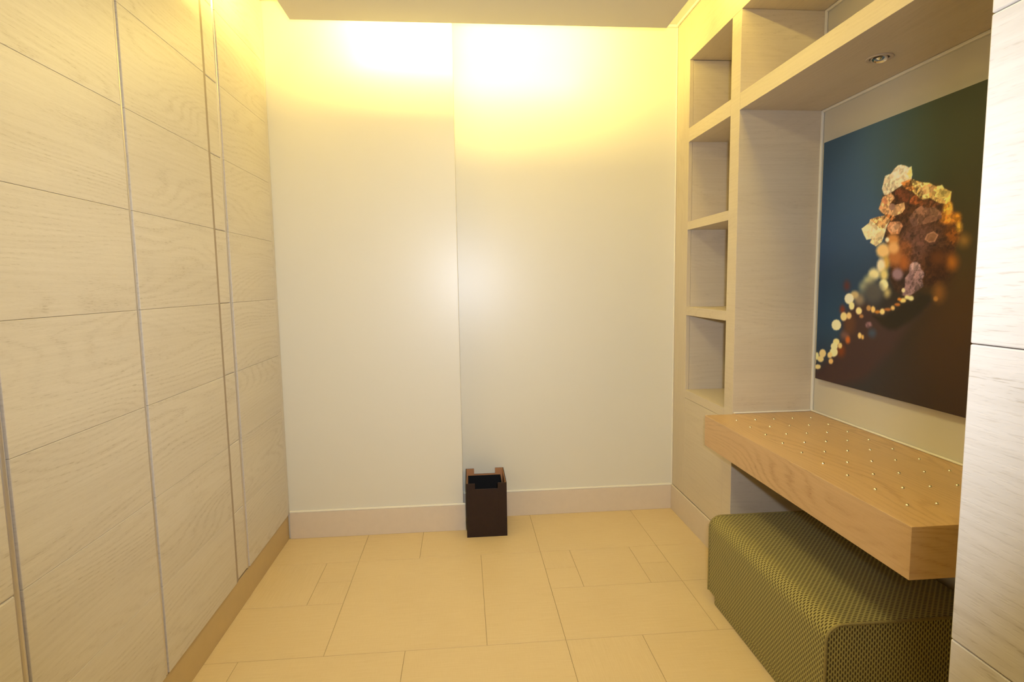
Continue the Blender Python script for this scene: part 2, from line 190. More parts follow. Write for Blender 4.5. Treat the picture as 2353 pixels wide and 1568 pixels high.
 ([(0.068,0.115),(0.065,0.106),(0.057,0.098),(0.046,0.095),(0.034,0.095),(0.025,0.101),(0.021,0.11),(0.024,0.119),(0.032,0.127),(0.043,0.131),(0.055,0.13),(0.064,0.124)],(240,202,122),0.003,0),
 ([(0.02,0.098),(0.019,0.09),(0.015,0.083),(0.008,0.08),(0.001,0.081),(-0.004,0.087),(-0.007,0.095),(-0.005,0.104),(-0.001,0.11),(0.006,0.113),(0.013,0.112),(0.018,0.106)],(244,220,136),0.003,0),
 ([(0.054,0.09),(0.052,0.083),(0.044,0.077),(0.034,0.074),(0.023,0.075),(0.015,0.078),(0.012,0.085),(0.014,0.092),(0.022,0.098),(0.032,0.101),(0.043,0.1),(0.051,0.096)],(236,204,120),0.003,0),
 ([(0.003,0.073),(0.002,0.067),(-0.001,0.063),(-0.006,0.061),(-0.011,0.062),(-0.014,0.065),(-0.016,0.07),(-0.015,0.076),(-0.012,0.081),(-0.007,0.083),(-0.002,0.082),(0.001,0.078)],(230,190,110),0.003,0),
 ([(0.036,0.055),(0.034,0.049),(0.026,0.044),(0.016,0.041),(0.005,0.041),(-0.003,0.043),(-0.006,0.048),(-0.004,0.054),(0.004,0.059),(0.014,0.062),(0.025,0.062),(0.033,0.06)],(240,206,120),0.003,0),
 ([(0.618,0.357),(0.617,0.353),(0.614,0.35),(0.61,0.349),(0.605,0.35),(0.601,0.353),(0.6,0.357),(0.601,0.361),(0.604,0.364),(0.608,0.365),(0.613,0.364),(0.616,0.361)],(176,118,48),0.003,0),
]


# ------------------------------------------------------------------ helpers
COL = scene.collection
rnd = random.Random(7)


def tag(o, label=None, cat=None, group=None, kind=None):
    if label: o['label'] = label
    if cat: o['category'] = cat
    if group: o['group'] = group
    if kind: o['kind'] = kind
    return o


def empty(name, loc=(0, 0, 0)):
    o = bpy.data.objects.new(name, None)
    o.empty_display_size = 0.05
    o.location = loc
    COL.objects.link(o)
    return o


class MB:
    """collects shapes in world coordinates and links them as one mesh"""

    def __init__(self):
        self.bm = bmesh.new()
        self.uv = self.bm.loops.layers.uv.new('UVMap')

    def _uv(self, faces, grain, off):
        """u runs along the grain axis (metres), v across it"""
        for f in faces:
            n = f.normal
            ax = max(range(3), key=lambda i: abs(n[i]))
            others = [i for i in range(3) if i != ax]
            if grain in others:
                ui = grain
                vi = [i for i in others if i != grain][0]
            else:
                ui, vi = others
            for l in f.loops:
                c = l.vert.co
                l[self.uv].uv = (c[ui] + off[0], c[vi] + off[1])

    def box(self, x0, x1, y0, y1, z0, z1, bev=0.0, seg=1, grain=1, off=None, mat=0, centre_v=None):
        c = Vector(((x0 + x1) / 2, (y0 + y1) / 2, (z0 + z1) / 2))
        m = Matrix.Translation(c) @ Matrix.Diagonal((abs(x1 - x0), abs(y1 - y0), abs(z1 - z0), 1))
        t = bmesh.new()
        bmesh.ops.create_cube(t, size=1.0, matrix=m)
        if bev > 0:
            bmesh.ops.bevel(t, geom=t.edges[:] + t.verts[:], offset=bev, segments=seg, profile=0.5, affect='EDGES')
        t.normal_update()
        me = bpy.data.meshes.new('tmp')
        t.to_mesh(me)
        t.free()
        n0 = len(self.bm.faces)
        self.bm.from_mesh(me)
        bpy.data.meshes.remove(me)
        self.bm.faces.ensure_lookup_table()
        fs = self.bm.faces[n0:]
        for f in fs:
            f.normal_update()
            f.material_index = mat
        if off is None:
            off = (rnd.uniform(0, 50), rnd.uniform(0, 50))
        self._uv(fs, grain, off)
        return self

    def prism(self, prof, axis, a, b, grain=1, off=(0, 0), mat=0):
        """extrude a closed 2-D profile along an axis; profile coordinates are the other two axes in order"""
        oth = [i for i in range(3) if i != axis]

        def P(q, t):
            v = [0, 0, 0]
            v[oth[0]], v[oth[1]], v[axis] = q[0], q[1], t
            return self.bm.verts.new(v)
        A = [P(q, a) for q in prof]
        B_ = [P(q, b) for q in prof]
        fs = []
        n = len(prof)
        for i in range(n):
            fs.append(self.bm.faces.new((A[i], A[(i + 1) % n], B_[(i + 1) % n], B_[i])))
        fs.append(self.bm.faces.new(A[::-1]))
        fs.append(self.bm.faces.new(B_))
        for f in fs:
            f.material_index = mat
        bmesh.ops.recalc_face_normals(self.bm, faces=fs)
        for f in fs: f.normal_update()
        self._uv(fs, grain, off)
        return self

    def lathe(self, prof, c, n=40, mat=0, tilt=None):
        """profile of (radius, z) around the vertical through c"""
        M = Matrix.Translation(Vector(c)) @ (tilt if tilt is not None else Matrix.Identity(4))
        rings = []
        for r, z in prof:
            if r < 1e-6:
                rings.append([self.bm.verts.new(M @ Vector((0, 0, z)))])
            else:
                rings.append([self.bm.verts.new(M @ Vector((r * math.cos(2 * math.pi * k / n), r * math.sin(2 * math.pi * k / n), z))) for k in range(n)])
        for i in range(len(rings) - 1):
            a, b = rings[i], rings[i + 1]
            for k in range(n):
                k2 = (k + 1) % n
                if len(a) == 1 and len(b) == 1: continue
                if len(a) == 1: f = self.bm.faces.new((a[0], b[k], b[k2]))
                elif len(b) == 1: f = self.bm.faces.new((a[k], b[0], a[k2]))
                else: f = self.bm.faces.new((a[k], b[k], b[k2], a[k2]))
                f.smooth = True
                f.material_index = mat
        return self

    def build(self, name, mats, parent=None, smooth=False, origin=None):
        me = bpy.data.meshes.new(name)
        if smooth:
            for f in self.bm.faces: f.smooth = True
        if origin is not None:
            bmesh.ops.translate(self.bm, verts=self.bm.verts, vec=-Vector(origin))
        self.bm.to_mesh(me)
        self.bm.free()
        if not isinstance(mats, (list, tuple)): mats = [mats]
        for m in mats: me.materials.append(m)
        o = bpy.data.objects.new(name, me)
        COL.objects.link(o)
        if origin is not None: o.location = origin
        if parent is not None:
            o.parent = parent
            # parts are modelled in world coordinates: undo the parents' offsets
            off = Vector((0, 0, 0))
            p = parent
            while p is not None:
                off += p.location
                p = p.parent
            o.location = o.location - off
        return o


# ------------------------------------------------------------------ materials
def new_mat(name):
    m = bpy.data.materials.new(name)
    m.use_nodes = True
    nt = m.node_tree
    return m, nt, nt.nodes['Principled BSDF']


class NT:
    def __init__(self, nt): self.nt = nt
    def n(self, t, **k):
        o = self.nt.nodes.new(t)
        for a, b in k.items(): setattr(o, a, b)
        return o
    def link(self, a, b): self.nt.links.new(a, b)
    def put(self, sock, v):
        if isinstance(v, bpy.types.NodeSocket): self.link(v, sock)
        else: sock.default_value = v
    def math(self, op, a, b=None, c=None, clamp=False):
        o = self.n('ShaderNodeMath', operation=op, use_clamp=clamp)
        self.put(o.inputs[0], a)
        if b is not None: self.put(o.inputs[1], b)
        if c is not None: self.put(o.inputs[2], c)
        return o.outputs[0]
    def comb(self, x, y, z=0.0):
        o = self.n('ShaderNodeCombineXYZ')
        for i, v in enumerate((x, y, z)): self.put(o.inputs[i], v)
        return o.outputs[0]
    def noise(self, vec, scale=1.0, detail=3.0, rough=0.55):
        o = self.n('ShaderNodeTexNoise')
        self.link(vec, o.inputs['Vector'])
        o.inputs['Scale'].default_value = scale
        o.inputs['Detail'].default_value = detail
        o.inputs['Roughness'].default_value = rough
        return o.outputs['Fac']
    def maprange(self, v, a, b, c, d, smooth=False):
        o = self.n('ShaderNodeMapRange')
        if smooth: o.interpolation_type = 'SMOOTHSTEP'
        self.put(o.inputs[0], v)
        for i, q in enumerate((a, b, c, d)): o.inputs[i + 1].default_value = q
        return o.outputs[0]
    def mix(self, fac, a, b, mode='MIX'):
        o = self.n('ShaderNodeMix', data_type='RGBA', blend_type=mode)
        self.put(o.inputs[0], fac)
        self.put(o.inputs[6], a if isinstance(a, bpy.types.NodeSocket) else (*a, 1))
        self.put(o.inputs[7], b if isinstance(b, bpy.types.NodeSocket) else (*b, 1))
        return o.outputs[2]


def wood(name, light, dark, pore=0.35, rough=0.42, figure=0.5, scale=1.0, spec=0.4):
    """oak veneer: u = along the grain in metres, v = across"""
    m, nt, bs = new_mat(name)
    g = NT(nt)
    uv = g.n('ShaderNodeTexCoord').outputs['UV']
    sep = g.n('ShaderNodeSeparateXYZ')
    g.link(uv, sep.inputs[0])
    u, v = sep.outputs[0], sep.outputs[1]
    us = g.math('MULTIPLY', u, scale)
    vsn = g.math('MULTIPLY', v, scale)
    # growth rings: mostly straight, drawn out into long cathedrals where the noise peaks
    w1 = g.noise(g.comb(g.math('MULTIPLY', us, 0.9), g.math('MULTIPLY', vsn, 4.2)), 1.0, 1.0, 0.4)
    w2 = g.noise(g.comb(g.math('MULTIPLY', us, 9.0), g.math('MULTIPLY', vsn, 60.0)), 1.0, 3.0, 0.6)
    r = g.math('ADD', g.math('MULTIPLY', w1, 24.0), g.math('MULTIPLY', vsn, 34.0))
    r = g.math('ADD', r, g.math('MULTIPLY', w2, 0.9))
    ring = g.math('SINE', g.math('MULTIPLY', r, 6.2832))
    ring = g.math('POWER', g.math('MULTIPLY_ADD', ring, 0.5, 0.5), 2.6)
    strength = g.maprange(g.noise(g.comb(g.math('MULTIPLY', us, 1.5), g.math('MULTIPLY', vsn, 9.0)), 1.0, 2.0), 0.38, 0.68, 0.1, 1.0)
    ringf = g.math('MULTIPLY', g.math('MULTIPLY', ring, strength), figure)
    # fine pores: short dashes along the grain
    pn = g.noise(g.comb(g.math('MULTIPLY', us, 42.0), g.math('MULTIPLY', vsn, 430.0)), 1.0, 2.0, 0.6)
    pores = g.maprange(pn, 0.53, 0.66, 0.0, 1.0, True)
    poref = g.math('MULTIPLY', pores, g.math('MULTIPLY_ADD', g.math('MULTIPLY', ring, strength), 2.0 * pore, 0.30 * pore))
    # hairline streaks and broad tone
    st_ = g.noise(g.comb(g.math('MULTIPLY', us, 2.5), g.math('MULTIPLY', vsn, 130.0)), 1.0, 2.0, 0.5)
    stf = g.math('MULTIPLY', g.maprange(st_, 0.35, 0.7, 0.0, 1.0), 0.18)
    tone = g.noise(g.comb(g.math('MULTIPLY', us, 0.9), g.math('MULTIPLY', vsn, 5.0)), 1.0, 3.0)
    tonef = g.math('ADD', stf, g.math('MULTIPLY', g.maprange(tone, 0.3, 0.7, 0.0, 1.0), 0.22))
    fac = g.math('ADD', g.math('ADD', ringf, poref), tonef, clamp=True)
    col = g.mix(fac, light, dark)
    g.link(col, bs.inputs['Base Color'])
    bs.inputs['Roughness'].default_value = rough
    bs.inputs['Specular IOR Level'].default_value = spec
    b = g.n('ShaderNodeBump')
    b.inputs['Strength'].default_value = 0.12
    b.inputs['Distance'].default_value = 0.001
    g.link(pores, b.inputs['Height'])
    b.invert = True
    g.link(b.outputs[0], bs.inputs['Normal'])
    return m


def plain(name, col, rough=0.5, metal=0.0, spec=0.5, var=0.04, vscale=6.0, bump=0.0):
    m, nt, bs = new_mat(name)
    g = NT(nt)
    pos = g.n('ShaderNodeTexCoord').outputs['Object']
    f = g.noise(pos, vscale, 3.0)
    dark = tuple(c * (1 - var) for c in col)
    lite = tuple(min(1, c * (1 + var)) for c in col)
    g.link(g.mix(f, dark, lite), bs.inputs['Base Color'])
    bs.inputs['Roughness'].default_value = rough
    bs.inputs['Metallic'].default_value = metal
    bs.inputs['Specular IOR Level'].default_value = spec
    if bump > 0:
        b = g.n('ShaderNodeBump')
        b.inputs['Strength'].default_value = bump
        b.inputs['Distance'].default_value = 0.001
        g.link(g.noise(pos, 220.0, 2.0), b.inputs['Height'])
        g.link(b.outputs[0], bs.inputs['Normal'])
    return m


M_OAK = wood('limed_oak_planks', (0.69, 0.635, 0.58), (0.47, 0.41, 0.345), pore=0.34, rough=0.38, figure=0.20)
M_UNIT = wood('limed_oak_veneer', (0.68, 0.59, 0.46), (0.50, 0.41, 0.30), pore=0.25, rough=0.42, figure=0.12)
M_BENCH = wood('natural_oak_veneer', (0.63, 0.425, 0.225), (0.42, 0.25, 0.12), pore=0.3, rough=0.33, figure=0.42, scale=1.1)
M_WALL = plain('cream_wall_paint', (0.74, 0.71, 0.64), rough=0.34, spec=0.45, var=0.012, vscale=2.0, bump=0.02)
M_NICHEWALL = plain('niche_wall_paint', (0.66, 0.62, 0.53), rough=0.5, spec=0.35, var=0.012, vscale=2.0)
M_CEIL = plain('ceiling_paint', (0.78, 0.74, 0.66), rough=0.75, spec=0.2, var=0.01)
M_SKIRT = plain('skirting_tile', (0.70, 0.60, 0.50), rough=0.4, spec=0.4, var=0.04, vscale=30.0)
M_PLINTH = plain('plinth_brown', (0.56, 0.42, 0.23), rough=0.5, spec=0.3, var=0.05, vscale=20.0)
M_BEAD = plain('cream_sealant', (0.86, 0.82, 0.72), rough=0.45, var=0.02)
M_GROUT = plain('floor_grout', (0.40, 0.30, 0.17), rough=0.8, spec=0.2, var=0.1, vscale=40.0)
M_ALU = plain('brushed_aluminium', (0.66, 0.62, 0.60), rough=0.34, metal=0.75, var=0.03)
M_GAP = plain('reveal_shadow_brown', (0.20, 0.15, 0.11), rough=0.7)
M_REVEAL = plain('brown_reveal', (0.36, 0.29, 0.23), rough=0.6)
M_STUD = plain('brass_stud', (0.86, 0.78, 0.60), rough=0.16, metal=1.0, var=0.02)
M_BIN = plain('dark_brown_leather', (0.026, 0.012, 0.008), rough=0.55, spec=0.3, var=0.2, vscale=60.0, bump=0.2)
M_BINTAN = plain('tan_leather_lining', (0.46, 0.22, 0.10), rough=0.6, spec=0.3, var=0.06, vscale=40.0)
M_BLACK = plain('black_liner', (0.006, 0.006, 0.007), rough=0.6, spec=0.25)
M_STITCH = plain('grey_edge_paint', (0.06, 0.05, 0.05), rough=0.5)
M_RING = plain('downlight_trim_paint', (0.58, 0.48, 0.38), rough=0.4, var=0.02)
M_CHROME = plain('polished_reflector', (0.80, 0.82, 0.80), rough=0.10, metal=1.0, var=0.02)
M_LAMPGAP = plain('lamp_recess_dark', (0.06, 0.04, 0.025), rough=0.6)


def tile_material():
    m, nt, bs = new_mat('linen_floor_tile')
    g = NT(nt)
    uv = g.n('ShaderNodeTexCoord').outputs['UV']
    sep = g.n('ShaderNodeSeparateXYZ')
    g.link(uv, sep.inputs[0])
    u, v = sep.outputs[0], sep.outputs[1]
    n1 = g.noise(g.comb(g.math('MULTIPLY', u, 9.0), g.math('MULTIPLY', v, 260.0)), 1.0, 3.0)
    n2 = g.noise(g.comb(g.math('MULTIPLY', u, 300.0), g.math('MULTIPLY', v, 20.0)), 1.0, 2.0)
    n3 = g.noise(g.comb(u, v), 3.0, 2.0)
    f = g.math('ADD', g.math('MULTIPLY', n1, 0.55), g.math('ADD', g.math('MULTIPLY', n2, 0.2), g.math('MULTIPLY', n3, 0.25)))
    f = g.maprange(f, 0.3, 0.7, 0.0, 1.0)
    g.link(g.mix(f, (0.64, 0.485, 0.275), (0.72, 0.57, 0.35)), bs.inputs['Base Color'])
    bs.inputs['Roughness'].default_value = 0.42
    bs.inputs['Specular IOR Level'].default_value = 0.35
    return m


M_TILE = tile_material()


def fabric_material():
    """woven olive cloth with a staggered lattice of dark dashes; u across rows, v along the dash (metres)"""
    m, nt, bs = new_mat('olive_woven_cloth')
    g = NT(nt)
    uv = g.n('ShaderNodeTexCoord').outputs['UV']
    sep = g.n('ShaderNodeSeparateXYZ')
    g.link(uv, sep.inputs[0])
    u = g.math('DIVIDE', sep.outputs[0], 0.0075)
    v = g.math('DIVIDE', sep.outputs[1], 0.0172)
    col = g.math('FLOOR', u)
    odd = g.math('MULTIPLY', col, -0.43)
    fu = g.math('SUBTRACT', g.math('FRACT', u), 0.5)
    fv = g.math('SUBTRACT', g.math('FRACT', g.math('ADD', v, odd)), 0.5)
    d = g.math('ADD', g.math('POWER', g.math('ABSOLUTE', g.math('DIVIDE', fu, 0.30)), 2.0),
               g.math('POWER', g.math('ABSOLUTE', g.math('DIVIDE', fv, 0.36)), 2.0))
    mask = g.maprange(d, 0.65, 1.35, 1.0, 0.0, True)
    fine = g.noise(uv, 900.0, 2.0)
    gold = g.mix(fine, (0.31, 0.26, 0.07), (0.45, 0.395, 0.14))
    colr = g.mix(g.math('MULTIPLY', mask, 0.92), gold, (0.048, 0.028, 0.006))
    g.link(colr, bs.inputs['Base Color'])
    bs.inputs['Roughness'].default_value = 0.8
    bs.inputs['Specular IOR Level'].default_value = 0.2
    bs.inputs['Sheen Weight'].default_value = 0.1
    b = g.n('ShaderNodeBump')
    b.inputs['Strength'].default_value = 0.5
    b.inputs['Distance'].default_value = 0.0015
    g.link(mask, b.inputs['Height'])
    b.invert = True
    g.link(b.outputs[0], bs.inputs['Normal'])
    return m


M_FABRIC = fabric_material()
M_PIPING = plain('piping_cord', (0.30, 0.24, 0.085), rough=0.8, spec=0.2, var=0.35, vscale=300.0)

# ------------------------------------------------------------------ dimensions (metres)
XL, XK = -0.9187, -0.926          # wardrobe face, its plinth
YA, YB = 2.9406, 3.0959           # the two steps of the end wall
XM = -0.024                       # where they meet
XR, XN = 1.1688, 1.5355           # shelving face, niche back wall
ZC, ZP = 2.65, 2.45               # ceiling, dropped panel underside
SK = 0.1477                       # skirting height
Y0 = -1.7                         # wall behind the photographer
YNE = 1.13                        # near end of the niche


def structure(name, mb, mat, **k):
    o = mb.build(name, mat, **k)
    o['kind'] = 'structure'
    return o


# ------------------------------------------------------------------ the room
# floor: grout bed and every tile of the modular pattern, one mesh
fl = MB()
fl.box(-1.70, 1.75, Y0 - 0.2, YB + 0.2, -0.08, -0.0015, mat=1)
T = []
x0, x1, x2, x3, x4, x5, x6, x7, x8, x9, x10 = -0.955, -0.812, -0.668, -0.521, -0.236, 0.057, 0.345, 0.488, 0.784, 0.922, 1.21
xw0, xw1 = -1.50, 1.56
a, b, c, d = 1.947, 2.303, 2.474, 2.643
T += [(xw0, x0, a, d), (x0, x2, 2.286, d), (x0, x3, a, 2.286), (x2, x3, 2.286, 2.463), (x2, x3, 2.463, d)]
T += [(x3, x5, a, d), (x5, x6, a, d), (x6, x9, a, b), (x6, x7, b, c), (x6, x7, c, d), (x7, x8, b, d), (x8, x9, b, c), (x8, x9, c, d), (x9, xw1, a, b), (x9, xw1, b, d)]
T += [(xw0, x3, d, 3.4), (x3, x4, d, 3.4), (x4, x6, d, 3.4), (x6, x9, d, 3.4), (x9, xw1, d, 3.4)]
lo = 1.25
T += [(xw0, x1, lo, a), (x1, x4, lo, a), (x4, x6, lo, a), (x6, 0.631, lo, a), (0.631, x10, lo, a), (x10, xw1, lo, a)]
y = lo
k = 0
while y > Y0 + 0.05:
    yn = max(Y0, y - (0.70 if k % 2 == 0 else 0.35))
    xs = [xw0] + ([-0.95, -0.52, 0.057, 0.63, 1.21] if k % 2 == 0 else [-0.81, -0.236, 0.345, 0.92]) + [xw1]
    for i in range(len(xs) - 1): T.append((xs[i], xs[i + 1], yn, y))
    y = yn
    k += 1
gq = 0.00095
for i, (ax, bx, ay, by) in enumerate(T):
    by = min(by, YB)
    fl.box(ax + gq, bx - gq, ay + gq, by - gq, -0.0040, 0.0, bev=0.0006, grain=i % 2 if (bx - ax) < 0.5 else 0)
structure('floor', fl, [M_TILE, M_GROUT])

structure('wall_left', MB().box(-1.60, -1.52, Y0, YB + 0.1, 0, ZC), M_WALL)
structure('wall_back', MB().box(-1.52, XM, YA, YB + 0.1, 0, ZC, bev=0.002), M_WALL)
structure('wall_back', MB().box(XM, 1.6, YB, YB + 0.1, 0, ZC), M_WALL)
structure('wall_front', MB().box(-1.60, 1.64, Y0 - 0.08, Y0, 0, ZC), M_WALL)
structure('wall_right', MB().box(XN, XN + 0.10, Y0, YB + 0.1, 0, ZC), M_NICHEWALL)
structure('ceiling', MB().box(-1.60, 1.64, Y0 - 0.08, YB + 0.1, ZC, ZC + 0.08), M_CEIL)
# dropped panel with the light cove on top
pn = MB()
pn.box(-0.72, 0.955, Y0, 2.67, ZP, ZP + 0.022, bev=0.0015)
pn.box(-0.60, 0.835, Y0, 2.545, ZP + 0.022, ZC, bev=0.0)
structure('ceiling', pn, M_CEIL)

# skirtings with their pale sealant line
def skirting(name, bx, top):
    s = structure(name, bx, M_SKIRT)
    t = top.build('sealant_line', M_BEAD, s)
    t['label'] = 'cream sealant line'
    return s


def sk(x0_, x1_, y0_, y1_):
    m_ = MB()
    m_.box(x0_, x1_, y0_, y1_, 0.0, SK - 0.010, bev=0.001)
    return m_


skirting('baseboard_back', sk(XL, XM + 0.010, YA - 0.010, YA), MB().box(XL, XM + 0.011, YA - 0.0105, YA, SK - 0.010, SK, bev=0.003, seg=2))
skirting('baseboard_back', sk(XM, XR, YB - 0.010, YB), MB().box(XM, XR, YB - 0.0105, YB, SK - 0.010, SK, bev=0.003, seg=2))
s_ = structure('baseboard_right', MB().box(XR - 0.009, XR, 2.3799, YB - 0.010, 0.0, SK - 0.004, bev=0.001), M_SKIRT)

# thin bead where the end wall meets the ceiling and the shelving
structure('trim_1', MB().box(XM, XR, YB - 0.014, YB, ZC - 0.014, ZC, bev=0.003).box(XR - 0.012, XR, 1.0, YB, ZC - 0.012, ZC, bev=0.003), M_BEAD)
structure('trim_2', MB().box(XR - 0.006, XR, YB - 0.008, YB, SK, ZC - 0.014, bev=0.002), M_BEAD)

# ------------------------------------------------------------------ wardrobe
JZ = [0.133, 0.4079, 0.6847, 0.9620, 1.2405, 1.5196, 1.7988, 2.0775, 2.3560, 2.6345]
wr = empty('wardrobe', (XL - 0.3, 1.2, 0))
tag(wr, 'full-height built-in wardrobe of pale limed oak plank doors along the left side', 'wardrobe')
cs = MB()
cs.box(-1.515, XL - 0.024, -1.6, YA - 0.002, 0.125, 2.645)
cs.build('carcass', M_GAP, wr)
MB().box(-1.50, XK, -1.6, YA - 0.002, 0.0, 0.1255, bev=0.001).build('plinth', M_PLINTH, wr)


def plank_door(y0, y1, parent, name='door', x1=XL, th=0.022, z0=None, ztop=2.6345, bev=0.0012, face=1):
    m_ = MB()
    m_.box(x1 - th, x1 - 0.004, y0 + 0.002, y1 - 0.002, JZ[0] + 0.002, ztop - 0.002, mat=1)
    for i in range(len(JZ) - 1):
        m_.box(x1 - th, x1, y0, y1, JZ[i] + 0.0003, min(JZ[i + 1], ztop) - 0.0003, bev=bev, seg=2, grain=1)
    return m_.build(name, [M_OAK, M_GAP], parent)


def profile(y0, y1, parent, ztop=2.63, mat=None, round_=True):
    """slim metal pull profile standing in the reveal between two panels"""
    w = (y1 - y0)
    n = 8
    pr = [(XL - 0.022, y0)]
    for i in range(n + 1):
        t = math.pi * i / n
        pr.append((XL - 0.0095 + 0.0075 * math.sin(t), (y0 + y1) / 2 - w / 2 * math.cos(t)))
    pr.append((XL - 0.022, y1))
    m_ = MB()
    m_.prism(pr, 2, 0.134, ztop)
    o_ = m_.build('edge_profile', M_ALU, parent)
    o_['label'] = 'grey metal edge profile'
    return o_


doors = [(0.62, 1.098), (1.205, 1.7005), (1.7195, 2.2440), (2.3830, 2.9020)]
dn = []
for y0_, y1_ in [(-1.58, -0.52), (-0.50, 0.60)] + doors:
    dn.append(plank_door(y0_, y1_, wr))
pulls = [(1.115, 1.187), (2.2640, 2.3620)]
for y0_, y1_ in pulls:
    m_ = MB()
    for i in range(len(JZ) - 1):
        zt = min(JZ[i + 1], 2.60)
        m_.box(XL - 0.022, XL - 0.0025, y0_, y1_, JZ[i] + 0.0004 + (0.004 if i == 0 else 0), zt - 0.0004, bev=0.004, seg=2, grain=1)
    o_ = m_.build('pull_rail', M_OAK, wr)
    o_['label'] = 'narrow set-back oak grip strip between two doors'
profile(1.1005, 1.1135, dn[2])
profile(1.1885, 1.2035, dn[3])
profile(1.7020, 1.7180, dn[3])
o_ = MB().box(XL - 0.022, XL - 0.0020, 2.2440, 2.2640, 0.134, 2.63).build('reveal_strip', M_REVEAL, dn[4])
o_['label'] = 'brown reveal strip'
profile(2.3640, 2.3800, dn[5], ztop=2.60)
MB().box(XL - 0.022, XL - 0.001, 2.9050, YA - 0.0025, 0.133, 2.64, bev=0.001, grain=2).build('filler_strip', M_OAK, wr)

# ------------------------------------------------------------------ shelving unit with the niche
un = empty('shelving_unit', (XR + 0.18, 2.3, 0))
tag(un, 'built-in limed oak shelving unit with open cubbyholes and a deep picture niche', 'shelving unit')
XB = XN - 0.001
Y3, Y2, Y1 = 2.3799, 2.4631, 2.9227
S = dict(zT=2.4095, s1t=2.0750, s1b=2.0066, s2t=1.6045, s2b=1.5627, s3t=1.1641, s3b=1.1198, s4=0.7224, s4b=0.678)
bv = 0.0008
MB().box(XR, XR + 0.02, Y1, YB - 0.001, SK - 0.003, ZC - 0.002, bev=bv, grain=2).build('filler_panel', M_UNIT, un)
MB().box(XR + 0.021, XB, Y1, Y1 + 0.02, 0.15, S['zT'] - 0.001, bev=bv, grain=0).build('side_panel', M_UNIT, un)
MB().box(XR, XB, Y3, Y2, SK - 0.003, S['zT'] - 0.0006, bev=bv, grain=0).build('upright', M_UNIT, un)
MB().box(XR + 0.03, XB, Y3, Y2, 0.0, SK - 0.0035, bev=bv, grain=0).build('upright_foot', M_UNIT, un)
MB().box(XR, XB, YNE - 0.08, Y1 - 0.0005, S['zT'], ZC - 0.002, bev=bv, grain=1).build('top_board', M_UNIT, un)
MB().box(XR, XB, Y2 + 0.0005, Y1 - 0.0005, S['s1b'], S['s1t'], bev=bv).build('shelf', M_UNIT, un)
MB().box(XR, XB, Y2 + 0.0005, Y1 - 0.0005, S['s2b'], S['s2t'], bev=bv).build('shelf', M_UNIT, un)
MB().box(XR, XB, Y2 + 0.0005, Y1 - 0.0005, S['s3b'], S['s3t'], bev=bv).build('shelf', M_UNIT, un)
MB().box(XR, XB, Y2 + 0.0005, Y1 - 0.0005, S['s4b'] + 0.001, S['s4'], bev=bv).build('shelf', M_UNIT, un)
MB().box(XR, XR + 0.02, Y2 + 0.0005, Y1 - 0.0005, SK - 0.003, S['s4b'] - 0.0005, bev=bv).build('front_panel', M_UNIT, un)
beam = MB().box(XR, XB, YNE, Y3 - 0.0005, S['s1b'], S['s1t'], bev=bv).build('beam', M_UNIT, un)
MB().box(XR, XB, YNE - 0.08, YNE - 0.0005, 0.0, S['zT'] - 0.0006, bev=bv, grain=2).build('upright', M_UNIT, un)
MB().box(XR, XR + 0.02, -1.6, YNE - 0.081, 0.0, ZC - 0.002, bev=bv, grain=2).build('end_panel', M_UNIT, un)
MB().box(XN - 0.012, XB, Y2 + 0.001, Y1 - 0.001, S['s4'] + 0.0005, S['zT'] - 0.001, grain=1).build('back_panel', M_UNIT, un)
# sealant beads around the niche wall
bd = MB()
w = 0.011
DT, DB = 0.7156, 0.5836
bd.box(XB - 0.010, XB, Y3 - w, Y3 - 0.0004, DT + 0.002, S['s1b'] - 0.0004, bev=0.002)
bd.box(XB - w, XB, YNE, Y3 - w, S['s1b'] - 0.010, S['s1b'] - 0.0004, bev=0.002)
bd.box(XB - 0.010, XB, Y3 - w, Y3 - 0.0004, S['s1t'] + 0.0004, S['zT'] - 0.0004, bev=0.002)
bd.box(XB - w, XB, YNE, Y3 - w, S['zT'] - 0.010, S['zT'] - 0.0004, bev=0.002)
o_ = bd.build('sealant_bead', M_BEAD, un)
o_['label'] = 'cream sealant bead edging the niche wall'

# ------------------------------------------------------------------ luggage bench: floating studded slab
XD, YN_, YF_ = 1.0386, 1.2093, 2.3675
bn = empty('luggage_bench', (XD + 0.2, 1.8, DB))
tag(bn, 'floating natural oak luggage bench studded with small metal domes, below the picture', 'bench')
sl = MB()
sl.box(XD, XR + 0.0010, YN_, YF_, DB, DT, bev=0.0012, seg=2, grain=1, off=(3.3, 7.15))
sl.box(XR + 0.0005, XB - 0.001, YN_, Y3 - 0.001, DB, DT, bev=0.0, grain=1, off=(3.3, 7.15))
sl.build('slab', M_BENCH, bn)
bb = MB()
bb.box(XB - 0.010, XB - 0.0012, YN_, Y3 - 0.001, DT + 0.0003, DT + 0.007, bev=0.002)
bb.box(XR + 0.004, XB - 0.010, Y3 - 0.009, Y3 - 0.001, DT + 0.0003, DT + 0.007, bev=0.002)
bb.build('sealant_bead', M_BEAD, bn)
st = MB()
R0 = 0.0050
st.lathe([(R0, 0.0), (R0 * 0.96, 0.0012), (R0 * 0.82, 0.0026), (R0 * 0.55, 0.0038), (R0 * 0.25, 0.0044), (0, 0.0046)], (0, 0, 0), n=16)
stud0 = st.build('stud', M_STUD)
first = True
for i in range(9):
    for j in range(5):
        o_ = stud0 if first else stud0.copy()
        if not first: COL.objects.link(o_)
        first = False
        o_.parent = bn
        o_.location = Vector((1.1265 + 0.0817 * j, 2.2555 - 0.1157 * i, DT + 0.0003)) - Vector(bn.location)

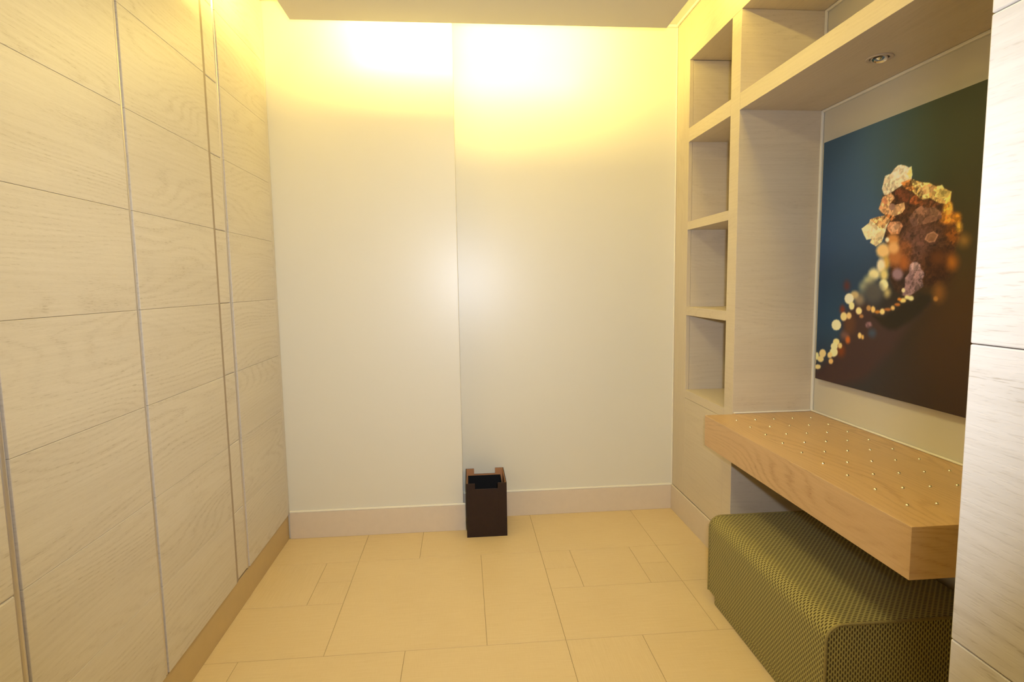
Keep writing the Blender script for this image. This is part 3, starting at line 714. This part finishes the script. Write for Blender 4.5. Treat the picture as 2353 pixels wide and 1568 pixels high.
# ------------------------------------------------------------------ ottoman
OX0, OX1, OY0, OY1, OZ = 0.978, 1.500, 1.412, 2.162, 0.347
ot = empty('ottoman', ((OX0 + OX1) / 2, (OY0 + OY1) / 2, 0))
tag(ot, 'low oblong ottoman in olive woven cloth with dark dashes, pushed under the studded bench', 'ottoman')
RAD = 0.045
def ot_profile(z0, inset=0.0, r=RAD):
    """front face, rounded shoulder, top, rounded back: list of (x, z, arc length)"""
    pts = []
    xa, xb, zt = OX0 + inset, OX1 - inset, OZ
    for z in np.linspace(z0, zt - r, 10): pts.append((xa, z))
    for t in np.linspace(0, math.pi / 2, 12)[1:]: pts.append((xa + r - r * math.cos(t), zt - r + r * math.sin(t)))
    for x in np.linspace(xa + r, xb - r, 16)[1:]: pts.append((x, zt))
    for t in np.linspace(0, math.pi / 2, 8)[1:]: pts.append((xb - r + r * math.sin(t), zt - r + r * math.cos(t)))
    pts.append((xb, z0))
    return pts


cv = MB()
pr = ot_profile(0.036)
ys = list(np.linspace(OY0, OY1, 12))
puff = lambda yy: 0.004 * math.sin(math.pi * (yy - OY0) / (OY1 - OY0))
grid = []
arc = [0]
for i in range(1, len(pr)): arc.append(arc[-1] + math.hypot(pr[i][0] - pr[i - 1][0], pr[i][1] - pr[i - 1][1]))
for yy in ys:
    row = []
    for i, (x, z) in enumerate(pr):
        dz = puff(yy) * (1 if z > OZ - 0.005 else 0) * math.sin(math.pi * min(1, max(0, (x - OX0) / (OX1 - OX0))))
        row.append(cv.bm.verts.new((x, yy, z + dz)))
    grid.append(row)
for j in range(len(ys) - 1):
    for i in range(len(pr) - 1):
        f = cv.bm.faces.new((grid[j][i], grid[j][i + 1], grid[j + 1][i + 1], grid[j + 1][i]))
        f.smooth = True
        us_ = {grid[j][i]: (ys[j], arc[i]), grid[j][i + 1]: (ys[j], arc[i + 1]), grid[j + 1][i + 1]: (ys[j + 1], arc[i + 1]), grid[j + 1][i]: (ys[j + 1], arc[i])}
        for l in f.loops: l[cv.uv].uv = us_[l.vert]
for row, yy in ((grid[0], OY0), (grid[-1], OY1)):
    vsx = [cv.bm.verts.new(v_.co) for v_ in row]
    if yy == OY1: vsx = vsx[::-1]
    f = cv.bm.faces.new(vsx)
    for l in f.loops: l[cv.uv].uv = (l.vert.co.x, l.vert.co.z)
fb = cv.bm.faces.new([grid[0][0], grid[-1][0], grid[-1][-1], grid[0][-1]])
bmesh.ops.recalc_face_normals(cv.bm, faces=cv.bm.faces)
cv.build('cover', M_FABRIC, ot)
# plinth of the ottoman, set in at the ends
bs_ = MB()
bs_.box(OX0 + 0.001, OX1 - 0.002, OY0 + 0.045, OY1 - 0.052, 0.0, 0.0365, bev=0.004, seg=2)
bs_.build('base', M_FABRIC, ot)
# corded seams round both ends
for yy, s in ((OY0, -1), (OY1, 1)):
    pm = MB()
    r = 0.0042
    prs = [(x, z) for x, z in pr]
    # resample the outline finely so that the cord can be twisted
    L = arc[-1]
    N = int(L / 0.0035)
    rings = []
    for q in range(N + 1):
        tt = L * q / N
        i = max(0, min(len(arc) - 2, int(np.searchsorted(arc, tt)) - 1))
        f_ = (tt - arc[i]) / max(1e-9, arc[i + 1] - arc[i])
        x = prs[i][0] + (prs[i + 1][0] - prs[i][0]) * f_
        z = prs[i][1] + (prs[i + 1][1] - prs[i][1]) * f_
        dx, dz = prs[i + 1][0] - prs[i][0], prs[i + 1][1] - prs[i][1]
        dl = math.hypot(dx, dz)
        nx, nz = -dz / dl, dx / dl
        rr = r * (1.0 + 0.28 * math.cos(math.pi * q))
        ring = []
        for k_ in range(6):
            a_ = 2 * math.pi * k_ / 6
            ring.append(pm.bm.verts.new((x + nx * rr * math.cos(a_), yy + s * 0.001 + rr * math.sin(a_), z + nz * rr * math.cos(a_))))
        rings.append(ring)
    for q in range(N):
        for k_ in range(6):
            f = pm.bm.faces.new((rings[q][k_], rings[q][(k_ + 1) % 6], rings[q + 1][(k_ + 1) % 6], rings[q + 1][k_]))
            f.smooth = True
    bmesh.ops.recalc_face_normals(pm.bm, faces=pm.bm.faces)
    o_ = pm.build('piping', M_PIPING, ot)

# ------------------------------------------------------------------ waste bin
WX0, WX1, WY0, WY1, WZ = -0.008, 0.200, 2.838, 3.082, 0.285
wb = empty('waste_bin', ((WX0 + WX1) / 2, (WY0 + WY1) / 2, 0))
tag(wb, 'square dark brown waste bin with notched rim and tan lining, against the end wall', 'waste bin')
NX0, NX1, NZ = 0.0375, 0.1535, 0.2545
th = 0.004


def notched(yy, y2, mat_i):
    """one wall panel with the hand notch cut in its rim"""
    m_ = MB()
    cx0, cx1 = WX0 + (NX0 - WX0), NX1
    m_.box(WX0, cx0, yy, y2, 0.0, WZ, bev=0.0006, mat=mat_i)
    m_.box(cx1, WX1, yy, y2, 0.0, WZ, bev=0.0006, mat=mat_i)
    m_.box(cx0 - 0.0005, cx1 + 0.0005, yy + 0.0002, y2 - 0.0002, 0.0, NZ, bev=0.0, mat=mat_i)
    return m_


fr = notched(WY0, WY0 + 0.004, 0)
fr.build('front_wall', M_BIN, wb)
bk = notched(WY1 - 0.004, WY1, 0)
bk.build('back_wall', M_BIN, wb)
ln = notched(WY1 - 0.0062, WY1 - 0.0042, 0)
o_ = ln.build('lining', M_BINTAN, wb)
o_['label'] = 'tan leather lining'
ln = MB()
ln.box(WX1 - 0.0062, WX1 - 0.0042, WY0 + 0.0042, WY1 - 0.0065, 0.004, WZ - 0.001)
o_ = ln.build('lining', M_BINTAN, wb)
o_['label'] = 'tan leather lining'
ln = MB()
ln.box(WX0 + 0.0042, WX0 + 0.0062, WY0 + 0.0042, WY1 - 0.0065, 0.004, WZ - 0.001)
o_ = ln.build('lining', M_BINTAN, wb)
o_['label'] = 'tan leather lining'
MB().box(WX0, WX0 + 0.004, WY0 + 0.0042, WY1 - 0.0042, 0.0, WZ, bev=0.0006).build('side_wall', M_BIN, wb)
MB().box(WX1 - 0.004, WX1, WY0 + 0.0042, WY1 - 0.0042, 0.0, WZ, bev=0.0006).build('side_wall', M_BIN, wb)
# black inner liner: open box a little lower than the rim
li = MB()
a0, a1, b0, b1, lz = WX0 + 0.012, WX1 - 0.018, WY0 + 0.0065, WY1 - 0.022, 0.2525
li.box(a0, a1, b0, b0 + 0.003, 0.006, lz)
li.box(a0, a1, b1 - 0.003, b1, 0.006, lz)
li.box(a0, a0 + 0.003, b0, b1, 0.006, lz)
li.box(a1 - 0.003, a1, b0, b1, 0.006, lz)
li.box(a0, a1, b0, b1, 0.004, 0.008)
o_ = li.build('liner', M_BLACK, wb)
o_['label'] = 'black inner liner'
MB().box(WX0 + 0.004, WX1 - 0.004, WY0 + 0.004, WY1 - 0.004, 0.0, 0.0038).build('bottom', M_BIN, wb)
# ------------------------------------------------------------------ downlight in the beam
dx_, dy_ = 1.355, 1.816
dl = empty('downlight', (dx_, dy_, S['s1b']))
tag(dl, 'small round recessed downlight, switched off, in the underside of the beam over the picture', 'downlight')
zb_ = S['s1b'] - 0.0005
MB().lathe([(0.0335, 0.0), (0.040, 0.0), (0.040, -0.002), (0.038, -0.0035), (0.031, -0.0035), (0.028, -0.001), (0.028, 0.0)], (dx_, dy_, zb_), n=48).build('trim_ring', M_RING, dl, smooth=True)
MB().lathe([(0.028, -0.0004), (0.0, -0.0004)], (dx_, dy_, zb_), n=40).build('recess', M_LAMPGAP, dl)
tl = Matrix.Rotation(math.radians(-9), 4, 'X') @ Matrix.Rotation(math.radians(14), 4, 'Y')
MB().lathe([(0.0235, 0.002), (0.0245, -0.003), (0.0215, -0.0045), (0.0205, -0.003), (0.020, -0.0005)], (dx_, dy_, zb_ - 0.002), n=40, tilt=tl).build('gimbal', M_RING, dl, smooth=True)
MB().lathe([(0.0205, -0.003), (0.017, -0.001), (0.011, 0.0005), (0.006, -0.001), (0.0055, -0.0035), (0.003, -0.005), (0.0, -0.0055)], (dx_, dy_, zb_ - 0.002), n=32, tilt=tl).build('bulb', M_CHROME, dl, smooth=True)

# ------------------------------------------------------------------ printed picture
XP_, PY1, PZ0, PW, PH = 1.5055, 2.3190, 0.874, 1.05, 0.986
NA, NB = 440, 410
aa = np.linspace(0, PW, NA)
bb_ = np.linspace(0, PH, NB)
AA, BB = np.meshgrid(aa, bb_, indexing='ij')
img = np.zeros((NA, NB, 3))
wt = np.zeros((NA, NB))
for (pa, pb, c_) in PRINT_BG:
    w_ = np.exp(-((AA - pa) ** 2 + (BB - pb) ** 2) / (2 * 0.085 ** 2)) + 1e-7
    img += w_[..., None] * np.array(c_, float)
    wt += w_
img /= wt[..., None]
side = np.clip((AA - 0.30) / 0.30, 0, 1)[..., None]
img *= (1 - side) * np.array([0.88, 1.0, 1.0]) + side * np.array([0.74, 0.78, 0.66])
rs = np.random.RandomState(4)
# crystal facets: random cells with their own brightness and bright rims
NS = 900
sx_, sy_ = rs.uniform(0, 0.85, NS), rs.uniform(0.2, 0.85, NS)
sval = rs.uniform(-1, 1, NS)
def facets(a_, b_):
    out = np.zeros(a_.shape)
    rim = np.zeros(a_.shape)
    fa, fb = a_.ravel(), b_.ravel()
    oo, rr = out.ravel(), rim.ravel()
    for s0 in range(0, len(fa), 20000):
        d2 = (fa[s0:s0 + 20000, None] - sx_) ** 2 + (fb[s0:s0 + 20000, None] - sy_) ** 2
        k1 = d2.argmin(1)
        d1 = np.sqrt(d2[np.arange(len(k1)), k1])
        d2[np.arange(len(k1)), k1] = 9
        dd = np.sqrt(d2.min(1)) - d1
        oo[s0:s0 + 20000] = sval[k1]
        rr[s0:s0 + 20000] = np.clip(1 - dd / 0.0035, 0, 1)
    return oo.reshape(a_.shape), rr.reshape(a_.shape)


for pts, c_, blur, tex in PRINT_SHAPES:
    P_ = np.array(pts)
    bl = max(blur * 1.5, 0.0015)
    i0, i1 = np.searchsorted(aa, [P_[:, 0].min() - bl * 1.5, P_[:, 0].max() + bl * 1.5])
    j0, j1 = np.searchsorted(bb_, [P_[:, 1].min() - bl * 1.5, P_[:, 1].max() + bl * 1.5])
    if i1 <= i0 or j1 <= j0: continue
    a_, b_ = AA[i0:i1, j0:j1], BB[i0:i1, j0:j1]
    inside = np.zeros(a_.shape, bool)
    dist = np.full(a_.shape, 9.0)
    n_ = len(P_)
    for q in range(n_):
        xA, yA_ = P_[q]
        xB, yB_ = P_[(q + 1) % n_]
        if yA_ != yB_:
            cond = ((yA_ > b_) != (yB_ > b_)) & (a_ < (xB - xA) * (b_ - yA_) / (yB_ - yA_) + xA)
            inside ^= cond
        ex, ey = xB - xA, yB_ - yA_
        L2 = ex * ex + ey * ey + 1e-12
        t_ = np.clip(((a_ - xA) * ex + (b_ - yA_) * ey) / L2, 0, 1)
        dist = np.minimum(dist, np.hypot(a_ - xA - t_ * ex, b_ - yA_ - t_ * ey))
    sd = np.where(inside, dist, -dist)
    al = np.clip(sd / (2 * bl) + 0.5, 0, 1)
    al = al * al * (3 - 2 * al)
    col_ = np.ones(a_.shape + (3,)) * np.array(c_, float)
    if tex > 0:
        fo, ri = facets(a_, b_)
        f2, r2 = facets(a_ * 2.9 % 0.85, 0.2 + (b_ * 2.9 % 0.65))
        col_ = col_ * (1 + 0.40 * tex * fo + 0.75 * tex * f2)[..., None] + ((ri * 30 + r2 * 34) * tex)[..., None] * np.array([1.0, 0.80, 0.55])
        col_ = np.clip(col_, 6, 250)
    img[i0:i1, j0:j1] = img[i0:i1, j0:j1] * (1 - al[..., None]) + col_ * al[..., None]
img = np.clip(img / 255.0, 0, 1)
lin = np.where(img <= 0.04045, img / 12.92, ((img + 0.055) / 1.055) ** 2.4)
lin = np.clip(lin * PRINT_GAIN, 0, 0.92)

pc = empty('picture', (XP_, PY1 - PW / 2, PZ0))
tag(pc, 'large unframed print of golden crystals on a dark blue and brown ground, over the bench', 'picture')
me = bpy.data.meshes.new('print')
V_ = np.empty((NA * NB, 3), np.float32)
V_[:, 0] = XP_
V_[:, 1] = (PY1 - AA).ravel()
V_[:, 2] = (PZ0 + BB).ravel()
V_ -= np.array(pc.location, np.float32)
ii, jj = np.meshgrid(np.arange(NA - 1), np.arange(NB - 1), indexing='ij')
q0 = (ii * NB + jj).ravel()
quads = np.stack([q0, q0 + 1, q0 + NB + 1, q0 + NB], 1)
me.vertices.add(len(V_))
me.vertices.foreach_set('co', V_.ravel())
me.loops.add(quads.size)
me.loops.foreach_set('vertex_index', quads.ravel().astype(np.int32))
me.polygons.add(len(quads))
me.polygons.foreach_set('loop_start', np.arange(0, quads.size, 4, dtype=np.int32))
me.update(calc_edges=True)
ca = me.color_attributes.new('ink', 'FLOAT_COLOR', 'POINT')
rgba = np.ones((NA * NB, 4), np.float32)
rgba[:, :3] = lin.reshape(-1, 3)
ca.data.foreach_set('color', rgba.ravel())
m, nt, bs = new_mat('printed_ink')
at = nt.nodes.new('ShaderNodeAttribute')
at.attribute_name = 'ink'
nt.links.new(at.outputs['Color'], bs.inputs['Base Color'])
bs.inputs['Roughness'].default_value = 0.5
bs.inputs['Specular IOR Level'].default_value = 0.25
me.materials.append(m)
po = bpy.data.objects.new('print', me)
COL.objects.link(po)
po.parent = pc
M_EDGE = plain('print_board_edge', (0.05, 0.05, 0.05), rough=0.6)
MB().box(XP_ + 0.0006, XN - 0.002, PY1 - PW, PY1, PZ0, PZ0 + PH, bev=0.0005).build('backing_board', M_EDGE, pc)

# ------------------------------------------------------------------ open plank-clad door leaf next to the camera
dr = empty('door_1', (0.47, 0.0, 0))
tag(dr, 'pale limed oak plank door leaf standing open at the right edge, close to the camera', 'door', kind='structure')
DX = 0.449
lf = MB()
lf.box(DX + 0.004, DX + 0.038, -0.428, 0.466, 0.012, 2.352, mat=1)
zj = [0.010, 0.133, 0.4079, 0.6847, 0.9620, 1.2405, 1.5196, 1.7988, 2.0775, 2.3560]
for i in range(len(zj) - 1):
    lf.box(DX, DX + 0.042, -0.430, 0.470, zj[i] + 0.0004, zj[i + 1] - 0.0004, bev=0.0013, seg=2, grain=1, off=DOOR_OFF[i])
lf.build('door_leaf', [M_OAK, M_GAP], dr)
